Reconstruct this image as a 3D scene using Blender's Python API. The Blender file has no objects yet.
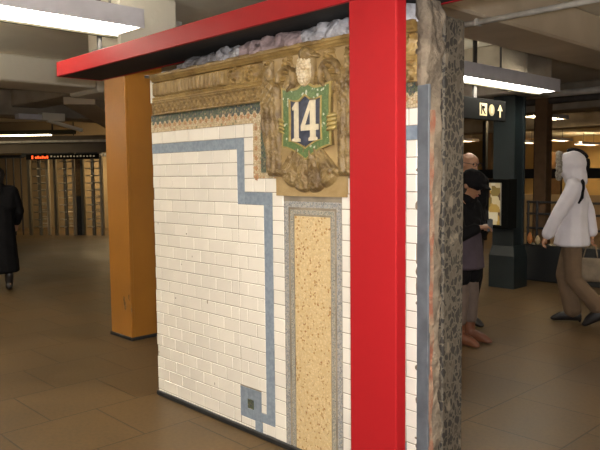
import bpy, bmesh, math, random
from mathutils import Vector, Matrix, noise
random.seed(14)
S = bpy.context.scene
C = S.collection
PI = math.pi

# ------------------------------------------------------------------ materials
def mat(name, col, rough=0.6, metal=0.0, var=0.0, scale=8.0, bump=0.0, bscale=40.0, island=0.0, col2=None, coat=0.0, spec=None):
    m = bpy.data.materials.new(name); m.use_nodes = True
    nt = m.node_tree; N = nt.nodes; L = nt.links
    b = N['Principled BSDF']
    b.inputs['Base Color'].default_value = (*col, 1)
    b.inputs['Roughness'].default_value = rough
    b.inputs['Metallic'].default_value = metal
    if coat: b.inputs['Coat Weight'].default_value = coat; b.inputs['Coat Roughness'].default_value = 0.12
    if spec is not None: b.inputs['Specular IOR Level'].default_value = spec
    tc = N.new('ShaderNodeTexCoord')
    last = None
    if col2 is not None or var:
        nz = N.new('ShaderNodeTexNoise'); nz.inputs['Scale'].default_value = scale; nz.inputs['Detail'].default_value = 6
        L.new(tc.outputs['Object'], nz.inputs['Vector'])
        r = N.new('ShaderNodeValToRGB')
        c2 = col2 if col2 is not None else tuple(max(0, c * (1 - var)) for c in col)
        r.color_ramp.elements[0].color = (*c2, 1); r.color_ramp.elements[0].position = .36
        r.color_ramp.elements[1].color = (*col, 1); r.color_ramp.elements[1].position = .62
        L.new(nz.outputs['Fac'], r.inputs['Fac']); last = r.outputs['Color']
    if island:
        g = N.new('ShaderNodeNewGeometry')
        mr = N.new('ShaderNodeMapRange'); mr.inputs['To Min'].default_value = 1 - island; mr.inputs['To Max'].default_value = 1 + island * .4
        L.new(g.outputs['Random Per Island'], mr.inputs['Value'])
        mx = N.new('ShaderNodeMix'); mx.data_type = 'RGBA'; mx.blend_type = 'MULTIPLY'; mx.inputs[0].default_value = 1
        if last: L.new(last, mx.inputs[6])
        else: mx.inputs[6].default_value = (*col, 1)
        L.new(mr.outputs['Result'], mx.inputs[7]); last = mx.outputs[2]
    if last: L.new(last, b.inputs['Base Color'])
    if bump:
        n2 = N.new('ShaderNodeTexNoise'); n2.inputs['Scale'].default_value = bscale; n2.inputs['Detail'].default_value = 5
        L.new(tc.outputs['Object'], n2.inputs['Vector'])
        bp = N.new('ShaderNodeBump'); bp.inputs['Strength'].default_value = bump; bp.inputs['Distance'].default_value = .02
        L.new(n2.outputs['Fac'], bp.inputs['Height']); L.new(bp.outputs['Normal'], b.inputs['Normal'])
    return m

def mosaic(name, cols, scale, rough=.4, joint=(.12, .1, .08), jw=.06, stretch=None, distort=0):
    """small irregular tesserae, each with its own colour out of cols [(position, colour)]"""
    m = bpy.data.materials.new(name); m.use_nodes = True
    nt = m.node_tree; N = nt.nodes; L = nt.links; b = N['Principled BSDF']; b.inputs['Roughness'].default_value = rough
    tc = N.new('ShaderNodeTexCoord')
    v = N.new('ShaderNodeTexVoronoi'); v.inputs['Scale'].default_value = scale; v.inputs['Randomness'].default_value = .75
    e = N.new('ShaderNodeTexVoronoi'); e.feature = 'DISTANCE_TO_EDGE'; e.inputs['Scale'].default_value = scale; e.inputs['Randomness'].default_value = .75
    src = tc.outputs['Object']
    if stretch:
        mp = N.new('ShaderNodeMapping'); mp.inputs['Scale'].default_value = stretch; L.new(src, mp.inputs['Vector']); src = mp.outputs[0]
    if distort:
        nz = N.new('ShaderNodeTexNoise'); nz.inputs['Scale'].default_value = scale * .9; nz.inputs['Detail'].default_value = 3; L.new(src, nz.inputs['Vector'])
        ma = N.new('ShaderNodeVectorMath'); ma.operation = 'MULTIPLY_ADD'; ma.inputs[1].default_value = (distort,) * 3
        L.new(nz.outputs['Color'], ma.inputs[0]); L.new(src, ma.inputs[2]); src = ma.outputs[0]
        v.inputs['Randomness'].default_value = 1; e.inputs['Randomness'].default_value = 1
    L.new(src, v.inputs['Vector']); L.new(src, e.inputs['Vector'])
    sep = N.new('ShaderNodeSeparateColor'); L.new(v.outputs['Color'], sep.inputs['Color'])
    r = N.new('ShaderNodeValToRGB'); r.color_ramp.interpolation = 'CONSTANT'
    el = r.color_ramp.elements
    el[0].position = cols[0][0]; el[0].color = (*cols[0][1], 1)
    el[1].position = cols[1][0]; el[1].color = (*cols[1][1], 1)
    for p, c in cols[2:]:
        q = el.new(p); q.color = (*c, 1)
    L.new(sep.outputs['Red'], r.inputs['Fac'])
    lt = N.new('ShaderNodeMath'); lt.operation = 'LESS_THAN'; lt.inputs[1].default_value = jw
    L.new(e.outputs['Distance'], lt.inputs[0])
    mx = N.new('ShaderNodeMix'); mx.data_type = 'RGBA'
    L.new(lt.outputs[0], mx.inputs[0]); L.new(r.outputs['Color'], mx.inputs[6]); mx.inputs[7].default_value = (*joint, 1)
    L.new(mx.outputs[2], b.inputs['Base Color'])
    bp = N.new('ShaderNodeBump'); bp.inputs['Strength'].default_value = .25; bp.inputs['Distance'].default_value = .004
    L.new(e.outputs['Distance'], bp.inputs['Height']); L.new(bp.outputs['Normal'], b.inputs['Normal'])
    return m

def glow(name, col, strength):
    m = bpy.data.materials.new(name); m.use_nodes = True
    b = m.node_tree.nodes['Principled BSDF']
    b.inputs['Base Color'].default_value = (*col, 1)
    b.inputs['Emission Color'].default_value = (*col, 1); b.inputs['Emission Strength'].default_value = strength
    return m

M = {}
M['tile'] = mat('white_glaze', (.86, .81, .72), .22, island=.07, var=.05, scale=5)
M['blue'] = mat('blue_grey_glaze', (.27, .32, .38), .3, island=.08, col2=(.20, .245, .30), scale=45)
M['grout'] = mat('grout', (.36, .30, .22), .9, var=.4, scale=6)
M['terra'] = mat('gold_terracotta', (.37, .245, .085), .45, col2=(.20, .12, .036), scale=11, bump=.35, bscale=60)
M['terra_lo'] = mat('brown_terracotta', (.32, .21, .075), .5, col2=(.18, .11, .036), scale=25, bump=.5, bscale=90)
M['eagle'] = mat('eagle_glaze', (.28, .19, .075), .4, col2=(.12, .072, .026), scale=14, bump=.4, bscale=70)
M['plate'] = mat('plaque_ground', (.42, .295, .135), .45, col2=(.31, .205, .085), scale=9, bump=.2)
M['cream'] = mat('cream_glaze', (.66, .56, .38), .4, col2=(.45, .33, .17), scale=30)
M['shield_green'] = mosaic('shield_green', [(0, (.10, .16, .055)), (.45, (.13, .20, .075)), (.86, (.10, .16, .06)), (.93, (.55, .58, .45))], 75, .35, (.07, .13, .04), .04)
M['shield_blue'] = mat('shield_blue', (.065, .075, .115), .35, col2=(.03, .036, .06), scale=28)
M['gold'] = mat('gold_line', (.42, .31, .10), .4, var=.3, scale=30)
M['digit'] = mat('cream_digit', (.72, .63, .45), .4, var=.15, scale=30)
M['green_mos'] = mosaic('green_mosaic', [(0, (.05, .085, .045)), (.3, (.09, .12, .07)), (.55, (.03, .055, .06)), (.78, (.20, .19, .11)), (.93, (.32, .26, .13))], 85)
M['flower_mos'] = mosaic('flower_mosaic', [(0, (.52, .41, .25)), (.40, (.60, .49, .32)), (.72, (.46, .35, .19)), (.90, (.44, .24, .12)), (.97, (.2, .19, .1))], 75, .4, (.3, .23, .13))
M['rose'] = mat('pink_rosette', (.46, .20, .10), .5, var=.3, scale=60)
M['grey_mos'] = mosaic('grey_mosaic', [(0, (.21, .23, .26)), (.35, (.30, .32, .34)), (.65, (.15, .165, .19)), (.88, (.40, .40, .38))], 130, .4, (.42, .38, .31), .07)
M['grey_mos2'] = mosaic('grey_mosaic_inner', [(0, (.17, .18, .18)), (.5, (.25, .26, .25)), (.8, (.12, .13, .13))], 150, .4, (.45, .4, .3), .09)
M['field_mos'] = mosaic('ochre_mosaic', [(0, (.64, .48, .25)), (.40, (.70, .54, .30)), (.66, (.60, .43, .21)), (.9, (.42, .23, .07)), (.96, (.34, .16, .05))], 95, .45, (.55, .42, .24), .05)
M['white_joint'] = mat('white_joint', (.66, .62, .53), .6, var=.15)
M['concrete'] = mat('concrete', (.25, .20, .145), .95, col2=(.14, .11, .08), scale=9, bump=.9, bscale=30)
M['brick_dust'] = mat('red_stain', (.26, .10, .06), .95, col2=(.3, .22, .15), scale=12, bump=.8, bscale=40)
M['agg'] = mosaic('exposed_aggregate', [(0, (.075, .06, .043)), (.08, (.017, .014, .011)), (.50, (.045, .034, .024)), (.62, (.075, .058, .042)), (.66, (.02, .016, .013)), (.95, (.16, .13, .095))], 32, .75, (.095, .079, .058), .10, (1, 1, .7), .05)
M['steel'] = mat('blue_grey_steel', (.125, .14, .16), .5, .1, var=.3, scale=12, bump=.1)
M['mortar_grey'] = mat('mortar_grey', (.24, .23, .24), .95, col2=(.11, .105, .11), scale=14, bump=1, bscale=30)
M['mortar_white'] = mat('mortar_white', (.50, .50, .53), .95, col2=(.32, .31, .33), scale=14, bump=1, bscale=30)
M['mortar_pink'] = mat('mortar_pink', (.38, .29, .29), .95, col2=(.25, .18, .18), scale=14, bump=1, bscale=30)
M['red'] = mat('red_paint', (.34, .010, .014), .5, spec=.22, bump=.02, bscale=25)
M['black'] = mat('black_board', (.006, .006, .006), .8, var=.4, bump=.1)
M['iron'] = mat('dark_iron', (.03, .03, .032), .5, .4, var=.3)
M['orange'] = mat('orange_paint', (.33, .135, .018), .4, var=.12, scale=3, bump=.05)
M['orange_wear'] = mat('worn_paint', (.20, .11, .04), .7, var=.5, scale=30)
M['greencol'] = mat('dark_green_paint', (.012, .019, .021), .4, var=.2, scale=4)
M['browncol'] = mat('brown_paint', (.17, .095, .045), .45, var=.2)
M['ceil'] = mat('ceiling_plaster', (.74, .70, .60), .9, col2=(.66, .62, .52), scale=1.2, bump=.15, bscale=15)
M['beam'] = mat('beam_plaster', (.58, .49, .37), .9, col2=(.48, .40, .29), scale=1.5, bump=.15, bscale=15)
M['beam_dk'] = mat('dirty_beam', (.36, .31, .24), .9, var=.35, scale=2, bump=.2)
M['lamp_body'] = mat('white_enamel', (.60, .60, .66), .4, var=.1)
M['lamp_rim'] = mat('olive_rim', (.05, .045, .02), .7)
M['tube'] = glow('fluorescent_tube', (1, .93, .77), 36)
M['tube_dim'] = glow('dim_tube', (1, .82, .50), 9)
M['tube_boost'] = glow('boosted_tube', (1, .93, .77), 75)  # stronger glow for the added lamp that lifts the left ceiling
M['tube_warm'] = glow('warm_tube', (1, .74, .40), 65)
M['pipe'] = mat('grey_pipe', (.60, .58, .53), .55, var=.25)
M['pipe_dk'] = mat('dark_pipe', (.08, .075, .07), .6, var=.3)
M['sign'] = mat('sign_black', (.004, .004, .0035), .8, spec=.08)
M['sign_lit'] = glow('sign_cream', (.62, .50, .28), .35)
M['sign_dim'] = glow('sign_dim', (.36, .30, .17), .2)
M['skin'] = mat('skin', (.42, .22, .13), .5, var=.1)
M['skin_dk'] = mat('skin_tan', (.30, .15, .08), .5, var=.1)
M['coat_white'] = mat('white_cloth', (.66, .63, .68), .8, var=.1, scale=6, bump=.2, bscale=18)
M['fur'] = mat('grey_fur', (.34, .31, .26), 1, col2=(.16, .14, .11), scale=60, bump=1, bscale=90)
M['black_cloth'] = mat('black_cloth', (.007, .0065, .0075), .9, spec=.15, var=.3, bump=.2, bscale=20)
M['purple'] = mat('purple_cloth', (.055, .038, .052), .85, var=.25, bump=.2, bscale=20)
M['tan_cloth'] = mat('tan_cloth', (.135, .085, .048), .85, var=.15, bump=.2, bscale=14)
M['grey_cloth'] = mat('grey_cloth', (.12, .085, .068), .85, var=.2, bump=.2, bscale=20)
M['leather'] = mat('brown_leather', (.13, .045, .02), .45, var=.2)
M['shoe'] = mat('black_leather', (.012, .01, .01), .35)
M['bag'] = mat('tan_bag', (.25, .19, .125), .7, var=.3, bump=.2)
M['hair'] = mat('dark_hair', (.015, .011, .009), .6, var=.3, bump=.5, bscale=80)
M['eye'] = mat('eye', (.03, .02, .015), .2)
M['lip'] = mat('lip', (.33, .10, .08), .5)
M['yellow_wall'] = mat('yellow_wall', (.62, .43, .17), .7, var=.2, scale=.8)
M['tan_wall'] = mat('tan_wall', (.30, .22, .125), .8, var=.3, scale=.6)
M['dark_wall'] = mat('dark_wall', (.16, .13, .10), .8, var=.3, scale=.6)
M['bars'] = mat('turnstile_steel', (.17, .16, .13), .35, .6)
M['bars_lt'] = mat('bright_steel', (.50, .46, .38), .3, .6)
M['plinth'] = mat('black_plinth', (.012, .013, .014), .4)

def floor_material():
    m = bpy.data.materials.new('floor_tiles'); m.use_nodes = True
    nt = m.node_tree; N = nt.nodes; L = nt.links; b = N['Principled BSDF']
    tc = N.new('ShaderNodeTexCoord')
    mp = N.new('ShaderNodeMapping'); mp.inputs['Location'].default_value = (.01, .15, 0); L.new(tc.outputs['Object'], mp.inputs['Vector'])
    br = N.new('ShaderNodeTexBrick'); br.offset = .5
    br.inputs['Scale'].default_value = 1; br.inputs['Brick Width'].default_value = .6; br.inputs['Row Height'].default_value = .6
    br.inputs['Mortar Size'].default_value = .006; br.inputs['Mortar Smooth'].default_value = .3
    br.inputs['Color1'].default_value = (.125, .080, .037, 1); br.inputs['Color2'].default_value = (.102, .066, .030, 1); br.inputs['Mortar'].default_value = (.05, .034, .017, 1)
    rot = N.new('ShaderNodeMapping'); rot.inputs['Rotation'].default_value = (0, 0, PI / 2)
    L.new(mp.outputs[0], rot.inputs['Vector']); L.new(rot.outputs[0], br.inputs['Vector'])
    n1 = N.new('ShaderNodeTexNoise'); n1.inputs['Scale'].default_value = 1.3; n1.inputs['Detail'].default_value = 8; n1.inputs['Roughness'].default_value = .65
    L.new(tc.outputs['Object'], n1.inputs['Vector'])
    r = N.new('ShaderNodeValToRGB'); r.color_ramp.elements[0].position = .3; r.color_ramp.elements[0].color = (.62, .6, .58, 1)
    r.color_ramp.elements[1].position = .7; r.color_ramp.elements[1].color = (1.15, 1.1, 1.0, 1)
    L.new(n1.outputs['Fac'], r.inputs['Fac'])
    n2 = N.new('ShaderNodeTexNoise'); n2.inputs['Scale'].default_value = 45; n2.inputs['Detail'].default_value = 3
    L.new(tc.outputs['Object'], n2.inputs['Vector'])
    r2 = N.new('ShaderNodeValToRGB'); r2.color_ramp.elements[0].position = .3; r2.color_ramp.elements[0].color = (.8, .8, .8, 1)
    r2.color_ramp.elements[1].position = .6; r2.color_ramp.elements[1].color = (1, 1, 1, 1)
    L.new(n2.outputs['Fac'], r2.inputs['Fac'])
    m1 = N.new('ShaderNodeMix'); m1.data_type = 'RGBA'; m1.blend_type = 'MULTIPLY'; m1.inputs[0].default_value = 1
    L.new(br.outputs['Color'], m1.inputs[6]); L.new(r.outputs['Color'], m1.inputs[7])
    m2 = N.new('ShaderNodeMix'); m2.data_type = 'RGBA'; m2.blend_type = 'MULTIPLY'; m2.inputs[0].default_value = 1
    L.new(m1.outputs[2], m2.inputs[6]); L.new(r2.outputs['Color'], m2.inputs[7])
    L.new(m2.outputs[2], b.inputs['Base Color'])
    mr = N.new('ShaderNodeMapRange'); mr.inputs['To Min'].default_value = .34; mr.inputs['To Max'].default_value = .6
    L.new(n1.outputs['Fac'], mr.inputs['Value']); L.new(mr.outputs['Result'], b.inputs['Roughness'])
    b.inputs['Specular IOR Level'].default_value = .35
    bp = N.new('ShaderNodeBump'); bp.inputs['Strength'].default_value = .3; bp.inputs['Distance'].default_value = .004; bp.invert = True
    L.new(br.outputs['Fac'], bp.inputs['Height']); L.new(bp.outputs['Normal'], b.inputs['Normal'])
    return m
M['floor'] = floor_material()

# ------------------------------------------------------------------ helpers
def thing(name, label, cat, loc=(0, 0, 0), rotz=0, group=None):
    o = bpy.data.objects.new(name, None); C.objects.link(o)
    o.location = loc; o.rotation_euler = (0, 0, rotz); o.empty_display_size = .1
    o['label'] = label; o['category'] = cat
    if group: o['group'] = group
    return o

def tag(o, label, cat, group=None, kind=None):
    o['label'] = label; o['category'] = cat
    if group: o['group'] = group
    if kind: o['kind'] = kind
    return o

def origin_of(o):
    v = Vector((0, 0, 0))
    while o is not None:
        v += o.location; o = o.parent
    return v

def obj(name, bm, m, parent=None, smooth=False, world=True, label=None, at=None):
    """world=True: the mesh is written in world coordinates and shifted to its (unrotated) parent"""
    bmesh.ops.recalc_face_normals(bm, faces=bm.faces)
    me = bpy.data.meshes.new(name)
    o = bpy.data.objects.new(name, me)
    off = Vector((0, 0, 0))
    if parent is not None and world: off = origin_of(parent)
    loc = Vector((0, 0, 0))
    if parent is None and at is not None: loc = Vector(at); off = loc
    for v in bm.verts: v.co -= off
    bm.to_mesh(me); bm.free()
    o.location = loc
    C.objects.link(o)
    ms = m if isinstance(m, (list, tuple)) else [m]
    for q in ms: me.materials.append(q)
    if smooth:
        for p in me.polygons: p.use_smooth = True
    if parent is not None: o.parent = parent
    if label: o['label'] = label
    return o

def struct(name, bm, m, smooth=False):
    o = obj(name, bm, m, smooth=smooth); o['kind'] = 'structure'; return o

def box(bm, x0, x1, y0, y1, z0, z1, bevel=0.0, mi=0, segs=1):
    vs = [bm.verts.new((x, y, z)) for x in (x0, x1) for y in (y0, y1) for z in (z0, z1)]
    fs = [bm.faces.new([vs[i] for i in q]) for q in ((0, 1, 3, 2), (4, 6, 7, 5), (0, 4, 5, 1), (2, 3, 7, 6), (0, 2, 6, 4), (1, 5, 7, 3))]
    for f in fs: f.material_index = mi
    if bevel:
        es = list({e for f in fs for e in f.edges})
        bmesh.ops.bevel(bm, geom=es, offset=bevel, segments=segs, affect='EDGES', profile=.5)
    return vs

def B(*a, **k):
    bm = bmesh.new(); box(bm, *a, **k); return bm

def tube(bm, pts, rad, seg=10, caps=True, flat=None):
    pts = [Vector(p) for p in pts]
    rads = rad if isinstance(rad, (list, tuple)) else [rad] * len(pts)
    rings = []
    for i, p in enumerate(pts):
        t = (pts[min(i + 1, len(pts) - 1)] - pts[max(i - 1, 0)]).normalized()
        a = Vector((0, 0, 1)) if abs(t.z) < .9 else Vector((1, 0, 0))
        s = t.cross(a).normalized(); u = s.cross(t).normalized()
        rings.append([bm.verts.new(p + (s * math.cos(2 * PI * k / seg) + u * math.sin(2 * PI * k / seg)) * rads[i]) for k in range(seg)])
    for a, b in zip(rings, rings[1:]):
        for k in range(seg): bm.faces.new((a[k], a[(k + 1) % seg], b[(k + 1) % seg], b[k]))
    if caps:
        bm.faces.new(rings[0]); bm.faces.new(rings[-1])

def T(pts, rad, seg=10):
    bm = bmesh.new(); tube(bm, pts, rad, seg); return bm

def prism(bm, poly, y0, y1, mi=0):
    """polygon in (x, z) pushed from y0 to y1"""
    a = [bm.verts.new((x, y0, z)) for x, z in poly]; b = [bm.verts.new((x, y1, z)) for x, z in poly]
    fs = [bm.faces.new(a), bm.faces.new(b)]
    n = len(poly)
    for i in range(n): fs.append(bm.faces.new((a[i], a[(i + 1) % n], b[(i + 1) % n], b[i])))
    for f in fs: f.material_index = mi
    return fs

def P_(poly, y0, y1):
    bm = bmesh.new(); prism(bm, poly, y0, y1); return bm

def ring_prism(bm, outer, inner, y0, y1):
    n = len(outer)
    A = [[bm.verts.new((x, y, z)) for x, z in pl] for y in (y0, y1) for pl in (outer, inner)]
    for i in range(n):
        j = (i + 1) % n
        bm.faces.new((A[0][i], A[0][j], A[1][j], A[1][i])); bm.faces.new((A[2][i], A[2][j], A[3][j], A[3][i]))
        bm.faces.new((A[0][i], A[0][j], A[2][j], A[2][i])); bm.faces.new((A[1][i], A[1][j], A[3][j], A[3][i]))

def heightfield(x0, x1, z0, z1, nx, nz, fn, back):
    """relief facing -Y: fn(x, z) gives how far it stands out; None leaves the cell out"""
    bm = bmesh.new(); g = {}
    for i in range(nx + 1):
        for j in range(nz + 1):
            x = x0 + (x1 - x0) * i / nx; z = z0 + (z1 - z0) * j / nz
            h = fn(x, z)
            if h is not None: g[i, j] = bm.verts.new((x, back - h, z))
    for i in range(nx):
        for j in range(nz):
            q = [(i, j), (i + 1, j), (i + 1, j + 1), (i, j + 1)]
            if all(k in g for k in q): bm.faces.new([g[k] for k in q])
    loose = [v for v in bm.verts if not v.link_faces]
    for v in loose: bm.verts.remove(v)
    # skirt back to the wall so that the relief is a solid block
    be = [e for e in bm.edges if len(e.link_faces) == 1]
    r = bmesh.ops.extrude_edge_only(bm, edges=be)
    for v in [v for v in r['geom'] if isinstance(v, bmesh.types.BMVert)]: v.co.y = back
    return bm

_ICO = {}
def ico(sub):
    if sub not in _ICO:
        b = bmesh.new(); bmesh.ops.create_icosphere(b, subdivisions=sub, radius=1)
        b.verts.index_update()
        _ICO[sub] = ([v.co.copy() for v in b.verts], [[v.index for v in f.verts] for f in b.faces]); b.free()
    return _ICO[sub]
def hull(bm, balls, sub=2):
    """convex skin around a few ellipsoids [(centre, radius or radii)]"""
    co, fc = ico(sub)
    t = bmesh.new()
    for c, r in balls:
        rr = r if isinstance(r, (tuple, list)) else (r, r, r)
        vs = [t.verts.new((v.x * rr[0] + c[0], v.y * rr[1] + c[1], v.z * rr[2] + c[2])) for v in co]
        if len(balls) == 1:
            for q in fc: t.faces.new([vs[i] for i in q])
    if len(balls) > 1:
        bmesh.ops.convex_hull(t, input=list(t.verts))
        for v in [v for v in t.verts if not v.link_faces]: t.verts.remove(v)
    me = bpy.data.meshes.new('tmp'); t.to_mesh(me); t.free(); bm.from_mesh(me); bpy.data.meshes.remove(me)

def blob(name, hulls, m, parent, voxel=.012, smooth=4):
    """one continuous skin over all hulls"""
    bm = bmesh.new()
    for h in hulls:
        hull(bm, h)
    o = obj(name, bm, m, parent, world=False)
    r = o.modifiers.new('r', 'REMESH'); r.mode = 'VOXEL'; r.voxel_size = voxel
    s = o.modifiers.new('s', 'SMOOTH'); s.factor = .5; s.iterations = smooth
    dg = bpy.context.evaluated_depsgraph_get()
    me = bpy.data.meshes.new_from_object(o.evaluated_get(dg))
    o.modifiers.clear(); o.data = me
    me.materials.clear(); me.materials.append(m)
    for p in me.polygons: p.use_smooth = True
    return o

def copy_tree(o, parent=None):
    c = o.copy(); C.objects.link(c); c.parent = parent
    for ch in o.children: copy_tree(ch, c)
    return c

# ------------------------------------------------------------------ setting
X0, X1, Y0, Y1, ZC = -18, 7, -7, 28, 3.1
struct('floor', B(X0, X1, Y0, Y1, -.1, 0), M['floor'])
struct('ceiling', B(X0, X1, Y0, Y1, ZC, ZC + .15), M['ceil'])
struct('wall_back', B(X0, X1, Y1, Y1 + .2, 0, ZC), M['yellow_wall'])
struct('wall_left', B(X0 - .2, X0, Y0, Y1, 0, ZC), M['tan_wall'])
struct('wall_right', B(X1, X1 + .2, Y0, Y1, 0, ZC), M['tan_wall'])
struct('wall_front', B(X0, X1, Y0 - .2, Y0, 0, ZC), M['tan_wall'])
struct('ceiling_beam', B(.42, 1.02, .9, 20, 2.75, ZC, bevel=.02), M['beam'])
struct('ceiling_beam', B(-5.84, -5.02, -6.9, 2.2, 2.75, ZC, bevel=.02), M['ceil'])
struct('ceiling_beam', B(-5.95, -5.02, 2.22, 3.3, 2.70, ZC, bevel=.03), M['ceil'])
struct('ceiling_beam', B(-17.9, -5.9, 2.35, 2.9, 2.78, ZC, bevel=.02), M['beam_dk'])
struct('ceiling_beam', B(-9.3, -8.6, -2, 12, 2.62, ZC, bevel=.02), M['beam_dk'])
struct('ceiling_beam', B(-1.92, -1.34, .53, 1.13, 2.62, ZC, bevel=.02), M['ceil'])
struct('ceiling_beam', B(-17.9, 6.9, 9.6, 10.4, 2.62, ZC, bevel=.02), M['beam_dk'])
struct('ceiling_beam', B(-17.9, 6.9, 14.5, 15.3, 2.62, ZC, bevel=.02), M['beam_dk'])
struct('ceiling_beam', B(-8.5, -.08, 5.28, 5.95, 2.47, ZC, bevel=.02), M['beam_dk'])
# sloping haunches where beams meet columns
def haunch(p0, p1, w, d):
    p0, p1 = Vector(p0), Vector(p1); t = (p1 - p0).normalized(); s = t.cross(Vector((0, 0, 1))).normalized() * w / 2; u = Vector((0, 0, d))
    bm = bmesh.new()
    a = [bm.verts.new(p + k) for p in (p0, p1) for k in (-s, s, s + u, -s + u)]
    for q in ((0, 1, 2, 3), (4, 7, 6, 5), (0, 4, 5, 1), (1, 5, 6, 2), (2, 6, 7, 3), (3, 7, 4, 0)): bm.faces.new([a[i] for i in q])
    return bm
struct('ceiling_beam', haunch((-6.4, 2.6, 2.66), (-9.0, 4.7, 2.5), .5, .3), M['beam'])
struct('ceiling_brace', haunch((-8.45, 2.94, 2.52), (-8.45, 3.62, 2.36), .09, .06), M['ceil'])
struct('ceiling_brace', haunch((-8.45, 3.66, 2.70), (-8.45, 4.3, 2.46), .09, .05), M['ceil'])

# ------------------------------------------------------------------ the preserved wall
wall = thing('tiled_wall_fragment', 'preserved fragment of white tiled station wall with eagle plaque 14 and broken end', 'wall fragment', (1.1, .13, 0))
obj('concrete_core', B(0.035, 2.2, .0, .10, 0.0, 2.155), M['grout'], wall)
obj('grout_bed', B(0.034, 2.2, -.0066, .0, 0.03, 1.79), M['grout'], wall)
# the back slab of exposed aggregate
obj('aggregate_slab', B(.035, 2.262, .10, .265, 0, 2.185, bevel=.008), M['agg'], wall, label='grey slab of exposed dark pebble aggregate')
# rough broken end between tile face and slab
def rough_end():
    bm = bmesh.new(); ny, nz = 10, 130; g = {}
    for i in range(ny + 1):
        for j in range(nz + 1):
            z = 2.30 * j / nz; y0_ = .006 if z < 1.875 else -.012; y = y0_ + (.11 - y0_) * i / ny
            n = noise.fractal(Vector((y * 9, z * 7, 3.1)), .9, 2.1, 5)
            x = 2.245 + .022 * n + (.012 if z > 1.9 else 0)
            if z > 2.19: x -= (z - 2.19) * .25
            g[i, j] = bm.verts.new((x, y + (.010 * noise.noise(Vector((z * 9, y * 5, 7))) if i in (0, ny) else 0), z))
    for i in range(ny):
        for j in range(nz): bm.faces.new((g[i, j], g[i + 1, j], g[i + 1, j + 1], g[i, j + 1]))
    be = [e for e in bm.edges if len(e.link_faces) == 1]
    r = bmesh.ops.extrude_edge_only(bm, edges=be)
    for v in [v for v in r['geom'] if isinstance(v, bmesh.types.BMVert)]: v.co.x = 2.19
    bmesh.ops.holes_fill(bm, edges=[e for e in bm.edges if len(e.link_faces) == 1], sides=0)
    return bm
obj('broken_concrete', rough_end(), M['concrete'], wall, smooth=True, label='rough broken concrete end of the wall')
def stain():
    bm = bmesh.new(); nz = 90; L_, R_ = [], []
    for j in range(nz + 1):
        z = .02 + 1.75 * j / nz
        w = .022 + .02 * noise.noise(Vector((3, z * 6, 1)))
        x = 2.262 + .014 * noise.noise(Vector((z * 5, 2, 8)))
        L_.append(bm.verts.new((x, -.004, z))); R_.append(bm.verts.new((x + .003, max(.004, w), z)))
    for j in range(nz): bm.faces.new((L_[j], R_[j], R_[j + 1], L_[j + 1]))
    r = bmesh.ops.extrude_face_region(bm, geom=list(bm.faces))
    for v in [v for v in r['geom'] if isinstance(v, bmesh.types.BMVert)]: v.co.x -= .06
    return bm
obj('brick_edge', stain(), M['brick_dust'], wall, label='reddish brick edge beside the steel strip')
obj('corner_strip', B(2.2, 2.262, -.012, .004, .0, 1.88, bevel=.003), M['steel'], wall, label='blue grey steel strip')
obj('base_board', B(.025, 2.27, -.022, .0, 0, .032, bevel=.004), M['iron'], wall, label='dark base strip')

# tiles: each tile of a field is a little glazed block in one mesh
def sub_rect(r, e):
    x0, x1, z0, z1 = r; a0, a1, b0, b1 = e
    if a1 <= x0 or a0 >= x1 or b1 <= z0 or b0 >= z1: return [r]
    out = []
    if a0 > x0: out.append((x0, a0, z0, z1))
    if a1 < x1: out.append((a1, x1, z0, z1))
    m0, m1 = max(x0, a0), min(x1, a1)
    if b0 > z0: out.append((m0, m1, z0, b0))
    if b1 < z1: out.append((m0, m1, b1, z1))
    return out
CX = 1.538
def mir(r): return (2 * CX - r[1], 2 * CX - r[0], r[2], r[3])
def clipx(r, x=2.2): return (max(r[0], .03), min(r[1], x), r[2], r[3])
tiles = []
TH, TW = .0763, .1525
blues = [(0, .937, 1.646, 1.708), (.937, 1.0, 1.332, 1.708), (1.0, 1.237, 1.332, 1.402), (1.166, 1.237, .094, 1.332),
         (.932, 1.120, .088, .266), (1.120, 1.166, .094, .147), (1.064, 1.129, .030, .088)]
squares = [(.997, 1.054, .146, .203)]
left_bounds = [(0, .937, .030, 1.646), (.937, 1.166, .030, 1.332)]
for sgn in (0, 1):
    ex = blues + [(1.166, 1.237, .03, 1.402)]
    for row in range(22):
        zt = 1.646 - TH * row; zb = max(.030, zt - TH)
        if zt - zb < .01: continue
        off = (TW / 2 if row % 2 else 0) - TW * .3 + random.uniform(-.012, .012)
        x = off
        while x < 1.17:
            w = TW
            rs = [(max(0, x), min(1.166, x + w), zb, zt)]
            if rs[0][1] - rs[0][0] > .012:
                keep = []
                for b_ in left_bounds:
                    q = (max(rs[0][0], b_[0]), min(rs[0][1], b_[1]), max(zb, b_[2]), min(zt, b_[3]))
                    if q[1] - q[0] > .008 and q[3] - q[2] > .008: keep.append(q)
                for e in ex:
                    keep = [k for r in keep for k in sub_rect(r, e)]
                for k in keep: tiles.append(mir(k) if sgn else k)
            x += w
    # border rows outside the blue band
    lst = []
    x = .0
    while x < 1.08: lst.append((x, min(x + .154, 1.0) if x < .99 else 1.08, 1.708, 1.785)); x = lst[-1][1]
    for k in range(4): lst.append((1.0, 1.08, 1.402 + .0765 * k, 1.402 + .0765 * (k + 1)))
    lst += [(1.08, 1.18, 1.402, 1.479), (1.18, 1.285, 1.402, 1.479)]
    for k in range(18): lst.append((1.237, 1.328, .030 + .0763 * k, min(1.402, .030 + .0763 * (k + 1))))
    lst += [(1.129, 1.237, .030, .094), (1.285, 1.328, 1.362, 1.402)]
    tiles += [mir(r) if sgn else r for r in lst]
bm = bmesh.new()
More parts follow.
